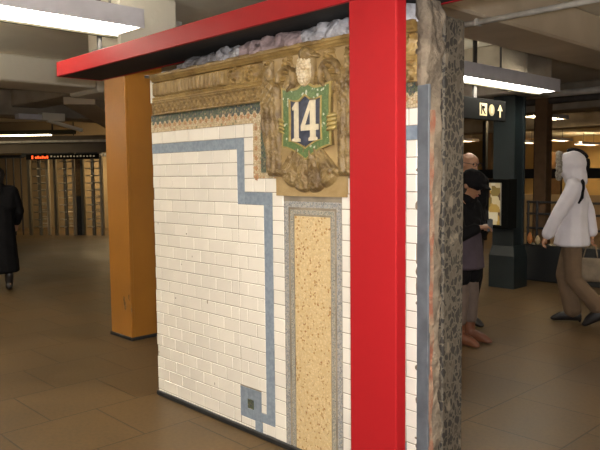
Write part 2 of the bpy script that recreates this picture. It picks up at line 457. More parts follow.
for r in tiles:
    r = clipx(r); g = .0019
    if r[1] - r[0] < .008 or r[3] - r[2] < .008: continue
    y = -.010 + random.uniform(-.0012, .0012)
    x0, x1, z0, z1 = r[0] + g, r[1] - g, r[2] + g, r[3] - g; b_ = .0022
    o4 = [bm.verts.new((x, 0.0, z)) for x, z in ((x0, z0), (x1, z0), (x1, z1), (x0, z1))]
    m4 = [bm.verts.new((x, y + .002, z)) for x, z in ((x0, z0), (x1, z0), (x1, z1), (x0, z1))]
    i4 = [bm.verts.new((x, y + random.uniform(-.0004, .0004), z)) for x, z in ((x0 + b_, z0 + b_), (x1 - b_, z0 + b_), (x1 - b_, z1 - b_), (x0 + b_, z1 - b_))]
    for a, b2 in ((o4, m4), (m4, i4)):
        for k in range(4): bm.faces.new((a[k], a[(k + 1) % 4], b2[(k + 1) % 4], b2[k]))
    bm.faces.new(i4)
obj('white_tiles', bm, M['tile'], wall)
bm = bmesh.new()
for r in [q for b_ in blues for q in sub_rect(clipx(b_), squares[0])] + [clipx(mir(b_)) for b_ in blues]:
    if r[1] > r[0] + .005: box(bm, r[0] + .0006, r[1] - .0006, -.0098, 0, r[2] + .0006, r[3] - .0006)
bb = obj('blue_tile_border', bm, M['blue'], wall, label='blue grey stepped tile border')
obj('green_inset', B(.998, 1.053, -.0095, 0, .147, .202), M['green_mos'], bb, label='dark green square inset')
# chipped tile edges and pock marks
bm = bmesh.new()
for z in (.93, .99, 1.06, 1.1, .62, .50, .30, .265, .22, 1.35, 1.52):
    hull(bm, [((2.199, -.009, z + random.uniform(-.02, .02)), (random.uniform(.004, .012), .003, random.uniform(.006, .022)))], 1)
for x, z in ((.08, 1.18), (.41, 1.13), (.47, .99), (.27, .70), (.62, .72), (.22, .62), (.35, .93), (.08, .36), (.05, .42), (.05, .36), (.05, .30), (.68, .22), (.5, .46), (.80, .62)):
    hull(bm, [((x, -.0085, z), (random.uniform(.003, .008), .003, random.uniform(.004, .014)))], 1)
obj('chipped_spots', bm, M['concrete'], wall, label='dark chips in the tile glaze')

# bands under the cornice
def band(name, segs, y, m, parent=wall, label=None):
    bm = bmesh.new()
    for (x0, x1, z0, z1) in segs:
        if min(x1, 2.2) > x0 + .004: box(bm, max(x0, .03), min(x1, 2.2), y, 0, z0, z1)
    return obj(name, bm, m, parent, label=label)
L1 = [(0.0, 1.155, 1.785, 1.852), (1.085, 1.15, 1.479, 1.785)]
band('flower_mosaic_border', L1 + [mir(r) for r in L1] + [(1.15, 1.29, 1.479, 1.51)], -.012, M['flower_mos'], label='beige and pink flower mosaic border')
L2 = [(0.0, 1.20, 1.852, 1.895), (1.15, 1.21, 1.60, 1.852), (1.15, 1.29, 1.51, 1.60)]
band('green_mosaic_border', L2 + [mir(r) for r in L2], -.011, M['green_mos'], label='dark green mosaic border')
def disc(bm, x, z, r, y, n=8, petal=0):
    a = []
    for k in range(n):
        t = 2 * PI * k / n; q = r * (1 if not petal or k % 2 == 0 else petal); a.append((x + q * math.cos(t), z + q * math.sin(t)))
    prism(bm, a, y, -.010)
gs, fl_, ff = bmesh.new(), bmesh.new(), bmesh.new()
for base in (0, 1):
    k = 0
    while k < 20:
        x = .058 + k * .0565; k += 1
        if x > 1.14: break
        xx = 2 * CX - x if base else x
        if xx > 2.19: continue
        prism(gs, [(xx - .020, 1.856), (xx - .012, 1.838), (xx, 1.831), (xx + .012, 1.838), (xx + .020, 1.856)], -.0132, -.010)
        if x + .028 < 1.14: disc(fl_, xx + .028 * (1 if not base else -1), 1.826, .017, -.0134, 10, .55); disc(ff, xx + .028 * (1 if not base else -1), 1.826, .006, -.014, 6)
    for j in range(6):
        xx = 2 * CX - 1.112 if base else 1.112
        if xx < 2.19: disc(fl_, xx, 1.755 - .055 * j, .017, -.0134, 10, .55); disc(ff, xx, 1.755 - .055 * j, .006, -.014, 6)
obj('green_scallops', gs, M['green_mos'], wall); obj('rosettes', fl_, M['rose'], wall, label='pink rosettes in the mosaic border'); obj('rosette_centres', ff, M['gold'], wall)
# low relief guilloche band
def guilloche(x, z):
    u = x * 2 * PI / .085; t = (z - 1.895) / .08
    a = math.sin(u) * .28 + .5
    d1 = abs(t - a); d2 = abs(t - (1 - a))
    return .020 + .011 * max(0, 1 - d1 / .16) + .011 * max(0, 1 - d2 / .16) + (.012 if t > .92 or t < .06 else 0)
obj('guilloche_band', heightfield(0.07, 2.2, 1.895, 1.978, 420, 18, guilloche, 0), M['terra_lo'], wall, smooth=True)
# cornice with moulded profile, flutes and carved scrolls
def profile_bar(bm, pts, x0, x1):
    a = [bm.verts.new((x0, y, z)) for y, z in pts]; b = [bm.verts.new((x1, y, z)) for y, z in pts]
    n = len(pts)
    for i in range(n): bm.faces.new((a[i], a[(i + 1) % n], b[(i + 1) % n], b[i]))
    bm.faces.new(a); bm.faces.new(b)
bm = bmesh.new()
profile_bar(bm, [(0, 1.978), (-.030, 1.978), (-.036, 1.984), (-.030, 1.992), (-.034, 2.003), (-.028, 2.010), (0, 2.010)], .085, 2.2)
profile_bar(bm, [(0, 2.108), (-.030, 2.108), (-.034, 2.116), (-.042, 2.122), (-.046, 2.132), (-.052, 2.136), (-.052, 2.150), (-.046, 2.157), (.08, 2.157), (.08, 2.14), (0, 2.14)], .085, 2.2)
corn = obj('cornice', bm, M['terra'], wall)
def flutes(x, z):
    if z < 2.011 or z > 2.107: return .008
    k = ((x - .085) / .0405) % 1.0
    t = abs(k - .5) * 2
    base = .006 + .034 * math.sqrt(max(0, 1 - (t / .82) ** 2)) if t < .82 else .004
    e = min(z - 2.011, 2.107 - z)
    return base * min(1, .35 + e / .016)
obj('flutes', heightfield(.085, .86, 2.010, 2.108, 480, 20, flutes, 0), M['terra'], corn, smooth=True)
def scroll(x, z):
    k = (x - .86) / .15; c = math.floor(k) + .5; u = (k - c) * .15; w = (z - 2.059)
    s = 1 if int(math.floor(k)) % 2 else -1
    r = math.hypot(u, w); th = math.atan2(w * s, u)
    spir = .5 + .5 * math.sin(3 * th + r * 210)
    leaf = .5 + .5 * math.sin(5 * th - r * 60)
    f = max(0, 1 - (r / .062) ** 4)
    n = noise.noise(Vector((x * 60, z * 60, 5)))
    return .010 + f * (.010 + .030 * spir * (1 - r / .09) + .008 * leaf) + .005 * n
obj('carved_scrolls', heightfield(.86, 2.2, 2.010, 2.108, 430, 34, scroll, 0), M['terra'], corn, smooth=True)
obj('left_joint', B(0.03, .086, -.012, 0, 1.98, 2.13), M['white_joint'], wall, label='pale plaster edge beside the cornice')

# the mosaic panel beneath the plaque
PX0, PX1, PT = 1.330, 1.748, 1.362
pan = obj('mosaic_panel', B(PX0, PX1, -.0065, 0, .030, PT), M['white_joint'], wall, label='tall pale panel framed by grey mosaic')
def frame_bm(x0, x1, zt, w, y):
    bm = bmesh.new()
    for r in ((x0, x0 + w, .030, zt), (x1 - w, x1, .030, zt), (x0 + w, x1 - w, zt - w, zt)): box(bm, r[0], r[1], y, -.004, r[2], r[3])
    return bm
obj('outer_mosaic_border', frame_bm(1.332, 1.746, 1.358, .031, -.010), M['grey_mos'], pan, label='wide grey mosaic border')
obj('inner_mosaic_border', frame_bm(1.380, 1.700, 1.314, .022, -.010), M['grey_mos2'], pan, label='narrow dark grey mosaic border')
obj('ochre_field', B(1.411, 1.669, -.009, -.004, .030, 1.282), M['field_mos'], pan, label='ochre mosaic field with rusty specks')

# the eagle plaque
plaque = obj('eagle_plaque', P_([(1.285, 1.386), (1.285, 1.51), (1.205, 1.51), (1.190, 2.112), (1.892, 2.112), (1.880, 1.51), (1.791, 1.51), (1.791, 1.386)], -.022, 0), M['plate'], wall, label='brown terracotta plaque with eagle')
def sstep(a, b, x):
    t = max(0.0, min(1.0, (x - a) / (b - a))); return t * t * (3 - 2 * t)
def eagle(x, z):
    u = (x - CX); v = z - 1.386; s = abs(u)
    h = None
    # wings: a tall arch outside, feathers hanging straight down beside the shield
    if .120 + .02 <= 1:
        outer = .355 - .05 * sstep(.45, .0, v) * 1.2
        if v > .50: outer = .355 - .10 * ((v - .50) / .22) ** 2.2 if v < .72 else -1
        inner = .205 if v < .56 else .205 + .05 * sstep(.56, .62, v)
        if v < .14: inner = .13
        if inner < s < outer and .10 < v < .715:
            e = min(s - inner, outer - s, v - .10, .715 - v)
            fe = .5 + .5 * math.cos(s * 2 * PI / .042 + .8 * math.sin(v * 9))
            row = (v * 9.5 + .35 * math.cos(s * 2 * PI / .042)) % 1.0
            up = sstep(.40, .55, v)
            sc = .5 + .5 * math.sin(v * 2 * PI / .045) * math.cos(s * 2 * PI / .05)
            h = min(1, e / .022) ** .6 * (.032 + .016 * fe * (1 - up) + .014 * row * (1 - up) + up * (.018 + .014 * sc))
    # hooked inner end of each wing
    for k in range(1):
        a = math.atan2(v - .60, s - .155); r = math.hypot(s - .155, v - .60)
        if .042 < r < .078 and (a > -.2 or a < -1.9):
            q = .05 * math.sqrt(max(0, 1 - ((r - .060) / .018) ** 2)); h = max(h or 0, q)
    # legs drawn up round the shield
    if .50 < v < .66:
        c = .105 + .05 * sstep(.66, .50, v) + .02 * math.sin((v - .5) * 20); q = .022
        if abs(s - c) < q: h = max(h or 0, .036 * math.sqrt(1 - ((s - c) / q) ** 2) * min(1, (v - .5) / .02, (.66 - v) / .02))
    # breast and neck
    d = (u / .062) ** 2 + ((v - .645) / .105) ** 2
    if d < 1:
        f = .5 + .5 * math.cos(u * 2 * PI / .028) * math.cos(v * 2 * PI / .04)
        h = max(h or 0, .066 * (1 - d) ** .5 + .012 * f * (1 - d))
    # head turned to one side, with beak
    hx, hz = u - .012, v - .708
    d = (hx / .045) ** 2 + (hz / .038) ** 2
    if d < 1: h = max(h or 0, .088 * (1 - d * .6) ** .5 * min(1, (1 - d) * 4))
    bx, bz = u - .062, v - .698
    d = (bx / .030) ** 2 + ((bz + .25 * bx) / .014) ** 2
    if d < 1: h = max(h or 0, .060 * (1 - d) ** .5)
    # tail fan under the shield
    r = math.hypot(u, v - .34); a = math.atan2(u, .34 - v)
    if v < .27 and r < .325 and abs(a) < .80 and r > .06 and s < .235:
        fe = abs(math.sin(a * 9.0)) ** .45
        edge = .325 - .012 * (1 - fe)
        if r < edge:
            h = max(h or 0, (.018 + .022 * fe + .01 * noise.noise(Vector((u * 50, v * 20, 1)))) * min(1, (edge - r) / .02, (.27 - v) / .02 + .3))
    return h
def eagle_low(x, z):
    h = eagle(x, z)
    return None if h is None else h * .68 + .003 * noise.noise(Vector((x * 70, z * 70, 2)))
eg = obj('eagle_relief', heightfield(1.15, 1.93, 1.39, 2.15, 260, 250, eagle_low, -.02), M['eagle'], plaque, smooth=True, label='brown glazed eagle with spread wings')
def breast(x, z):
    u = (x - CX) / .050; v = (z - (1.386 + .635)) / .085
    d = u * u + v * v
    if d > 1: return None
    return .031 + .025 * (1 - d) ** .5 + .006 * math.cos(x * 2 * PI / .02) * math.cos(z * 2 * PI / .03)
obj('breast_feathers', heightfield(CX - .055, CX + .055, 1.92, 2.12, 44, 70, breast, -.02), M['cream'], eg, smooth=True, label='cream breast feathers')
# shield in front of the eagle
def shield_poly(sx, zt, zb, dip, tip, n=6):
    """outline with a scalloped top and a pointed foot"""
    pts = []
    for i in range(n + 1):
        t = i / n; pts.append((CX - sx + sx * t, zt - dip * math.sin(PI * t) * 1.0 + .016 * sstep(.6, 1, t)))
    for i in range(1, n + 1):
        t = i / n; pts.append((CX + sx * t, zt - dip * math.sin(PI * t) + .016 * sstep(.6, 1, 1 - t)))
    for i in range(1, 5): pts.append((CX + sx * (1 - .03 * math.sin(PI * i / 4)), zt + (zb - zt) * i / 4))
    for i in range(1, n + 1):
        t = i / n; pts.append((CX + sx * (1 - t), zb - tip * (t ** 1.6)))
    for i in range(1, n + 1):
        t = i / n; pts.append((CX - sx * t, zb - tip * ((1 - t) ** 1.6)))
    for i in range(1, 4): pts.append((CX - sx * (1 - .03 * math.sin(PI * i / 4)), zb + (zt - zb) * i / 4))
    return pts
so = shield_poly(.178, 1.947, 1.640, .012, .070)
s1 = shield_poly(.166, 1.935, 1.646, .012, .066)
s2 = shield_poly(.120, 1.885, 1.668, .012, .042)
s3 = shield_poly(.110, 1.876, 1.672, .012, .038)
sh = obj('shield', P_(so, -.060, -.02), M['eagle'], plaque)
bm = bmesh.new(); ring_prism(bm, so, s1, -.066, -.05); obj('shield_outline', bm, M['gold'], sh, label='gold shield outline')
bm = bmesh.new(); ring_prism(bm, s1, s2, -.068, -.05); obj('shield_border', bm, M['shield_green'], sh, label='green shield border with white dots')
bm = bmesh.new(); ring_prism(bm, s2, s3, -.072, -.05); obj('shield_inner_outline', bm, M['gold'], sh)
obj('shield_field', P_(s3, -.064, -.05), M['shield_blue'], sh, label='dark blue shield field')
bm = bmesh.new()
one = [(0, 0), (.056, 0), (.056, .014), (.043, .020), (.043, .200), (.028, .200), (.0, .172), (.004, .160), (.016, .166), (.016, .020), (0, .014)]
prism(bm, [(CX - .093 + x, 1.664 + z) for x, z in one], -.072, -.06)
four_o = [(.055, 0), (.113, 0), (.113, .013), (.100, .020), (.100, .052), (.120, .052), (.120, .080), (.100, .080), (.100, .206), (.068, .206), (.0, .078), (.0, .052), (.066, .052), (.066, .020), (.055, .013)]
prism(bm, [(CX - .028 + x, 1.666 + z) for x, z in four_o], -.072, -.06)
obj('number', bm, M['digit'], sh, label='cream number 14')
prism_in = [(CX - .028 + x, 1.666 + z) for x, z in ((.034, .080), (.066, .080), (.066, .150))]
obj('number_counter', P_(prism_in, -.0728, -.06), M['shield_blue'], sh)
for s in (-1, 1):
    bm = bmesh.new()
    for k in range(4): hull(bm, [((CX + s * .200, -.040, 1.785 - .020 * k), .011), ((CX + s * .172, -.056, 1.780 - .020 * k), .009), ((CX + s * .156, -.052, 1.772 - .020 * k), .005)], 1)
    obj('talon', bm, M['gold'], eg, smooth=True, label='gold talon gripping the shield')

sh.location.y += .020
# mortar lumps bedded between cornice and canopy
def lumps(name, xs, hts, m, ymax=.09):
    bm = bmesh.new()
    for i, x in enumerate(xs):
        h = hts[i % len(hts)] * random.uniform(.9, 1.08)
        q = bmesh.ops.create_icosphere(bm, subdivisions=3, radius=1)['verts']
        for v in q:
            d = 1 + .40 * noise.noise(v.co * 1.6 + Vector((x * 17, 0, 0))) + .12 * noise.noise(v.co * 5 + Vector((0, x * 9, 0)))
            v.co = Vector((x + v.co.x * .085 * d, .035 + v.co.y * .085 * d, min(2.240, max(2.150, 2.150 + v.co.z * h * d))))
    return obj(name, bm, m, wall, smooth=True)
lumps('mortar_lump', [.05 + .06 * i for i in range(7)], [.012, .016], M['mortar_white']).__setitem__('label', 'thin pale mortar bed on the cornice')
lumps('mortar_lump', [.44 + .052 * i for i in range(7)], [.055, .075, .062], M['mortar_grey']).__setitem__('label', 'grey mortar lump')
lumps('mortar_lump', [.80 + .05 * i for i in range(5)], [.080, .092], M['mortar_white']).__setitem__('label', 'whitish mortar lump')
lumps('mortar_lump', [1.04 + .055 * i for i in range(9)], [.085, .10, .09], M['mortar_pink']).__setitem__('label', 'pinkish mortar lump')
lumps('mortar_lump', [1.53 + .055 * i for i in range(12)], [.10, .085, .11], M['mortar_white']).__setitem__('label', 'whitish mortar lump beside the red post')

# ------------------------------------------------------------------ red steel frame
frame = thing('red_steel_canopy', 'bright red steel post and beam canopy over the tiled wall', 'canopy', (2.1, -.18, 0))
post = bmesh.new(); box(post, 1.981, 2.242, -.21, -.142, 0, 2.2425, bevel=.006, segs=2); obj('post', post, M['red'], frame)
bm = bmesh.new(); box(bm, -.945, 3.0, -.212, -.192, 2.243, 2.349, bevel=.002)
obj('front_beam', bm, M['red'], frame)
obj('rear_beam', B(-.945, 3.0, .13, .15, 2.243, 2.349), M['red'], frame)
obj('end_plate', B(-.947, -.93, -.192, .13, 2.243, 2.349), M['red'], frame)
obj('soffit_board', B(-.93, 3.0, -.192, .13, 2.2455, 2.27), M['black'], frame, label='black underside board')
bm = bmesh.new()
bm.free()
for x in (.72, 1.17): obj('hanger_rod', T([(x, .07, 2.155), (x, .07, 2.26)], .007, 8), M['pipe_dk'], frame, label='thin dark rod')
bm = bmesh.new()
for s in (-1, 1): box(bm, 1.985 if s < 0 else 2.1, 2.05 if s < 0 else 2.25, -.235, -.12, 0, .012)
obj('base_plate', bm, M['iron'], frame)
br = bmesh.new(); box(br, -1.10, -.88, .155, .175, 2.27, 2.50); tube(br, [(-.99, .165, 2.48), (-.99, .165, 3.1)], .02)
obj('ceiling_bracket', br, M['pipe_dk'], frame, label='grey steel hanger bracket')

# ------------------------------------------------------------------ columns
col = thing('orange_column', 'square orange painted column behind the tiled wall', 'column', (-1.63, .83, 0))
obj('shaft', B(-1.825, -1.441, .63, 1.02, .02, 2.619, bevel=.008), M['orange'], col)
obj('cover_strip', B(-1.462, -1.437, .624, .66, .02, 2.619, bevel=.003), M['orange'], col)
obj('base_plate', B(-1.835, -1.431, .62, 1.03, 0, .03, bevel=.004), M['iron'], col)
bm = bmesh.new()
for k in range(7):
    a = .26 + .022 * k; hull(bm, [((-1.4415 - .03 * k / 6 - .1 * (k % 2), .628, a + .05 * random.random()), (.02, .004, .03))], 1)
obj('paint_scuffs', bm, M['orange_wear'], col, label='scuffed paint near the foot')

gc = thing('dark_green_column', 'dark green steel column with flared foot behind the hanging black sign', 'column', (-.44, 5.6, 0))
obj('shaft', B(-.60, -.34, 5.48, 5.72, 0, 2.469, bevel=.01), M['greencol'], gc)
bm = bmesh.new()
for y in (5.46, 5.71): box(bm, -.62, -.32, y, y + .025, .5, 2.469)
obj('flanges', bm, M['greencol'], gc)
bm = bmesh.new()
for v, s in ((0, 1),):
    lo = [(-.65, 5.43), (-.29, 5.43), (-.29, 5.77), (-.65, 5.77)]; hi = [(-.62, 5.46), (-.32, 5.46), (-.32, 5.74), (-.62, 5.74)]
    a = [bm.verts.new((x, y, 0)) for x, y in lo]; b = [bm.verts.new((x, y, .42)) for x, y in lo]; c = [bm.verts.new((x, y, .55)) for x, y in hi]
    bm.faces.new(a); bm.faces.new(c)
    for p, q in ((a, b), (b, c)):
        for k in range(4): bm.faces.new((p[k], p[(k + 1) % 4], q[(k + 1) % 4], q[k]))
obj('foot_casing', bm, M['greencol'], gc)

bc0 = None
for i, (x, y, lab) in enumerate(((-1.60, 8.8, 'slim brown column beside the person in white'), (-6.3, 15.0, 'brown column far behind the railing'),)):
    t = thing('brown_column', lab, 'column', (x, y, 0), 0, 'brown columns beyond the railing')
    obj('shaft', B(x - .11, x + .11, y - .11, y + .11, 0, 3.09, bevel=.01), M['browncol'], t)
    obj('base_plate', B(x - .16, x + .16, y - .16, y + .16, 0, .08, bevel=.01), M['browncol'], t)

# ------------------------------------------------------------------ fluorescent lamps
def lamp(name, label, cx, yc, length, z=2.6, w=.38, h=.14, tube_m='tube', group=None, hang=(.25, .75), top=ZC, cover=.45):
    y0, y1 = yc - length / 2, yc + length / 2
    t = thing(name, label, 'ceiling light', (cx, yc, z), 0, group)
    x0, x1 = cx - w / 2, cx + w / 2
    bm = bmesh.new()
    box(bm, x1 - .006, x1, y0, y1, z, z + h); box(bm, x0, x0 + .006, y0, y1, z, z + h * .6); box(bm, x0 + w * cover, x1 - .006, y0, y1, z + h - .008, z + h)
    for y in (y0, y1 - .006): box(bm, x0, x1, y, y + .006, z + .012, z + h * .8)
    obj('housing', bm, M['lamp_body'], t)
    bm = bmesh.new(); box(bm, x0 - .03, x0 - .001, y0, y1, z - .012, z + .022); obj('dark_rim', bm, M['lamp_rim'], t, label='olive lower rim')
    for k in (.36, .66): obj('fluorescent_tube', T([(x0 + w * k, y0 + .03, z + .05), (x0 + w * k, y1 - .03, z + .05)], .022, 8), M[tube_m], t)
    for f in hang:
        bm = bmesh.new(); tube(bm, [(cx, y0 + length * f, z + h), (cx, y0 + length * f, top)], .010, 8); box(bm, cx - .05, cx + .05, y0 + length * f - .05, y0 + length * f + .05, z + h, z + h + .02)
        obj('hanger_rod', bm, M['pipe_dk'], t)
    return t
lamp('fluorescent_lamp', 'long white fluorescent trough lamp lit above the red canopy beam', -.72, -.93, 2.44, hang=(.35, .78, .93), w=.40, cover=.93)
lamp('fluorescent_lamp', 'lit fluorescent trough lamp hanging beside the black sign', -.52 + .645, 4.36, 2.25, z=2.45, w=.25, h=.15, hang=(.08, .48), cover=.03)
for x, y, tm in ((-.72, -4.4, 'tube'), (3.2, -4.4, 'tube'), (3.4, -.95, 'tube'), (-3.7, -1.8, 'tube_boost'), (-8.4, -1.6, 'tube'), (4.4, 4.6, 'tube')):  # unseen lamps added to brighten wall, ceiling and people
    lamp('fluorescent_lamp', 'added unseen fluorescent lamp lighting the hall', x, y, 2.44, z=2.45, cover=.93, tube_m=tm, group='added unseen lamps of the hall')
for x, y, n, lab in ((-8.7, 21.7, 1.7, 'warm strip light far back, left of the brown column'), (-13.5, 31, 0, ''), (-7.1, 20.8, 2.1, 'warm strip light far back, just right of the brown column'), (-8.1, 25.9, 2.0, 'warm strip light far back, above the white hood'), (-9.3, 18.6, 1.0, 'warm strip light far back, beside the pebble slab')):
    if n: lamp('strip_light', lab, x, y, n, w=.3, h=.1, tube_m='tube_warm', group='warm strip lights far back')
lamp('strip_light', 'added warm strip light hidden behind the beams to brighten the far concourse', -3.5, 12.4, 2.4, w=.3, h=.1, tube_m='tube_warm', z=2.75, group='warm strip lights far back')  # hidden lamp added to brighten the far concourse
lamp('strip_light', 'added unseen warm strip light brightening the yellow wall', -1.5, 24.5, 2.4, w=.3, h=.1, tube_m='tube_warm', z=2.75, group='warm strip lights far back')  # extra lamp out of view, added for more warm light at the back

# ------------------------------------------------------------------ pipes
t = thing('conduit_pipe', 'pale grey conduit crossing under the ceiling beam', 'pipe', (.72, 2.52, 2.724))
obj('tube', T([(.2, 2.52, 2.724), (3.6, 2.52, 2.724)], .024, 12), M['pipe'], t, smooth=True)
for x in (.5, .94): obj('clamp', B(x - .012, x + .012, 2.485, 2.555, 2.695, 2.7499), M['pipe'], t)
tag(obj('ceiling_pipe', T([(-3.4, 7.9, 2.72), (2.4, 7.9, 2.72)], .05, 12), M['pipe'], smooth=True, at=(-.5, 7.9, 2.72)), 'grey pipe under the ceiling behind the lit lamp, paler one', 'pipe')
tag(obj('ceiling_pipe', T([(-3.6, 8.8, 2.72), (2.2, 8.8, 2.72)], .06, 12), M['pipe_dk'], smooth=True, at=(-.5, 8.8, 2.72)), 'dark pipe under the ceiling behind the lit lamp', 'pipe')
t = thing('junction_box', 'small grey junction box on the pale ceiling above the red beam', 'junction box', (-2.13, 1.56, 3.1))
obj('box', B(-2.22, -2.04, 1.46, 1.66, 3.04, 3.1, bevel=.006), M['pipe'], t)
obj('cover_screw', T([(-2.13, 1.56, 3.03), (-2.13, 1.56, 3.045)], .02, 10), M['pipe_dk'], t)
t = thing('ballast_box', 'small white oblong box hanging under the dim ceiling near the turnstiles', 'electrical box', (-8.5, 2.8, 2.55))
obj('housing', B(-8.595, -8.40, 2.40, 2.83, 2.55, 2.65, bevel=.006), M['lamp_body'], t)
obj('end_section', B(-8.595, -8.40, 2.835, 3.27, 2.545, 2.69, bevel=.006), M['ceil'], t)

# ------------------------------------------------------------------ hanging sign
t = thing('hanging_sign', 'black hanging direction sign with pictogram, disc and up arrow', 'sign', (0, 4.2, 2.2))
obj('panel', B(-.04, .0, 3.2, 4.66, 2.075, 2.305, bevel=.004), M['sign'], t)
bm = bmesh.new()
for y in (3.4, 4.05): box(bm, -.060, -.0401, y, y + .06, 2.10, 3.1)
obj('hanger', bm, M['pipe_dk'], t)
bm = bmesh.new(); box(bm, 0, .003, 4.105, 4.250, 2.120, 2.255); obj('pictogram_tile', bm, M['sign_lit'], t, label='cream pictogram tile')
def on_x(polys, x0=.003, x1=.005):
    bm = bmesh.new()
    for pl in polys:
        a = [bm.verts.new((x0, y, z)) for y, z in pl]; b = [bm.verts.new((x1, y, z)) for y, z in pl]; n = len(pl)
        bm.faces.new(a); bm.faces.new(b)
        for k in range(n): bm.faces.new((a[k], a[(k + 1) % n], b[(k + 1) % n], b[k]))
    return bm
obj('pictogram_figure', on_x([[(4.128, 2.135), (4.146, 2.135), (4.146, 2.24), (4.128, 2.24)], [(4.15, 2.19), (4.205, 2.135), (4.225, 2.135), (4.172, 2.2)],
     [(4.15, 2.225), (4.195, 2.225), (4.21, 2.21), (4.195, 2.195), (4.15, 2.195)]]), M['sign'], t, label='dark pictogram figure')
obj('disc', on_x([[(4.352 + .058 * math.cos(a * PI / 12), 2.188 + .064 * math.sin(a * PI / 12)) for a in range(24)]], 0, .003), M['sign_dim'], t, label='pale route disc')
obj('disc_mark', on_x([[(4.34, 2.155), (4.364, 2.155), (4.364, 2.222), (4.34, 2.222)]], .003, .005), M['sign_lit'], t)
obj('arrow', on_x([[(4.52, 2.115), (4.545, 2.115), (4.545, 2.19), (4.585, 2.19), (4.5325, 2.258), (4.48, 2.19), (4.52, 2.19)]], 0, .003), M['sign_lit'], t, label='cream up arrow')

# ------------------------------------------------------------------ lit display case on the green column
t = thing('display_case', 'black framed lit display case on the dark green column', 'display case', (-.46, 5.25, .8))
bm = bmesh.new()
for r in ((-.655, -.60, .79, 1.41), (-.36, -.27, .79, 1.41), (-.60, -.36, .79, .83), (-.60, -.36, 1.365, 1.41)): box(bm, r[0], r[1], 5.22, 5.44, r[2], r[3], bevel=.004)
obj('frame', bm, M['sign'], t)
obj('chrome_edge', B(-.375, -.36, 5.215, 5.3, .83, 1.365), M['bars_lt'], t, label='bright metal edge')
m_disp = bpy.data.materials.new('display_print'); m_disp.use_nodes = True
nt = m_disp.node_tree; b = nt.nodes['Principled BSDF']
tc = nt.nodes.new('ShaderNodeTexCoord'); v = nt.nodes.new('ShaderNodeTexVoronoi'); v.inputs['Scale'].default_value = 9; v.distance = 'CHEBYCHEV'
nt.links.new(tc.outputs['Object'], v.inputs['Vector'])
sp = nt.nodes.new('ShaderNodeSeparateColor'); nt.links.new(v.outputs['Color'], sp.inputs['Color'])
cr = nt.nodes.new('ShaderNodeValToRGB'); cr.color_ramp.interpolation = 'CONSTANT'
cr.color_ramp.elements[0].color = (.42, .26, .06, 1); cr.color_ramp.elements[1].position = .3; cr.color_ramp.elements[1].color = (.10, .05, .02, 1)
for p, c in ((.5, (.55, .45, .25)), (.68, (.22, .15, .04)), (.85, (.6, .52, .35))):
    e = cr.color_ramp.elements.new(p); e.color = (*c, 1)
nt.links.new(sp.outputs['Green'], cr.inputs['Fac']); nt.links.new(cr.outputs['Color'], b.inputs['Base Color'])
nt.links.new(cr.outputs['Color'], b.inputs['Emission Color']); b.inputs['Emission Strength'].default_value = .4
obj('lit_print', B(-.60, -.36, 5.30, 5.32, .83, 1.365), m_disp, t, label='lit yellow and brown print')

# ------------------------------------------------------------------ railing and far concourse
rail = thing('railing', 'dark railing on a black plinth behind the person in white', 'railing', (.6, 6.4, 0))
obj('plinth', B(-.64, 4.0, 6.25, 6.5, 0, .5, bevel=.01), M['plinth'], rail)
for z in (.72, .92, 1.08): obj('rail', T([(-.62, 6.38, z), (4.0, 6.38, z)], .016, 8), M['iron'], rail)
for x in (-.60, -.47, -.18, .95, 1.9, 2.9):
    obj('rail_post', T([(x, 6.38, .5), (x, 6.38, 1.1)], .018, 8), M['iron'], rail)
# small bright goods seen above the plinth
for k, (x, h, c) in enumerate(((-.535, .20, (.55, .20, .05)), (-.42, .15, (.6, .45, .25)), (-.32, .13, (.35, .12, .04)))):
    mm = mat('goods_%d' % k, c, .6, var=.3, scale=30)
    bm = bmesh.new(); hull(bm, [((x, 6.31, .5 + h * .35), (.04, .03, h * .35)), ((x, 6.31, .5 + h * .55), (.025, .02, h * .3))], 2)
    lab = ('orange bundle standing on the black plinth', 'pale bundle standing on the black plinth between the orange and the brown ones', 'brown bundle standing on the black plinth')[k]
    tag(obj('bundle', bm, mm, smooth=True, at=(x, 6.31, .5)), lab, 'bundle', 'bundles on the plinth')
part = thing('barrier_partition', 'dark horizontal barrier beam across the far concourse', 'barrier', (-3, 10.8, 0))
obj('beam', B(-9.5, 1.2, 10.75, 10.9, 1.36, 1.56), M['black'], part)
for x in (-9.4, -7.2, -5.2, -3.95, -2.75, -.6, 1.1): obj('support_post', B(x - .04, x + .04, 10.78, 10.88, 0, 2.62), M['iron'], part)
struct('wall_shop', B(-12, 6.9, 13.0, 13.15, 0, .95), M['tan_wall'])
for i, (x0, x1, m) in enumerate(((-4.9, -3.9, 'browncol'), (-7.6, -6.9, 'browncol'))):
    tag(obj('wall_panel', B(x0, x1, 20.8, 20.95, 0, 2.2), M[m], at=((x0 + x1) / 2, 20.9, 0)), ('red brown panel beyond the barrier, beside the slim brown column', 'red brown panel beyond the barrier, next to the dark green column')[i], 'panel', 'red brown panels of the concourse')

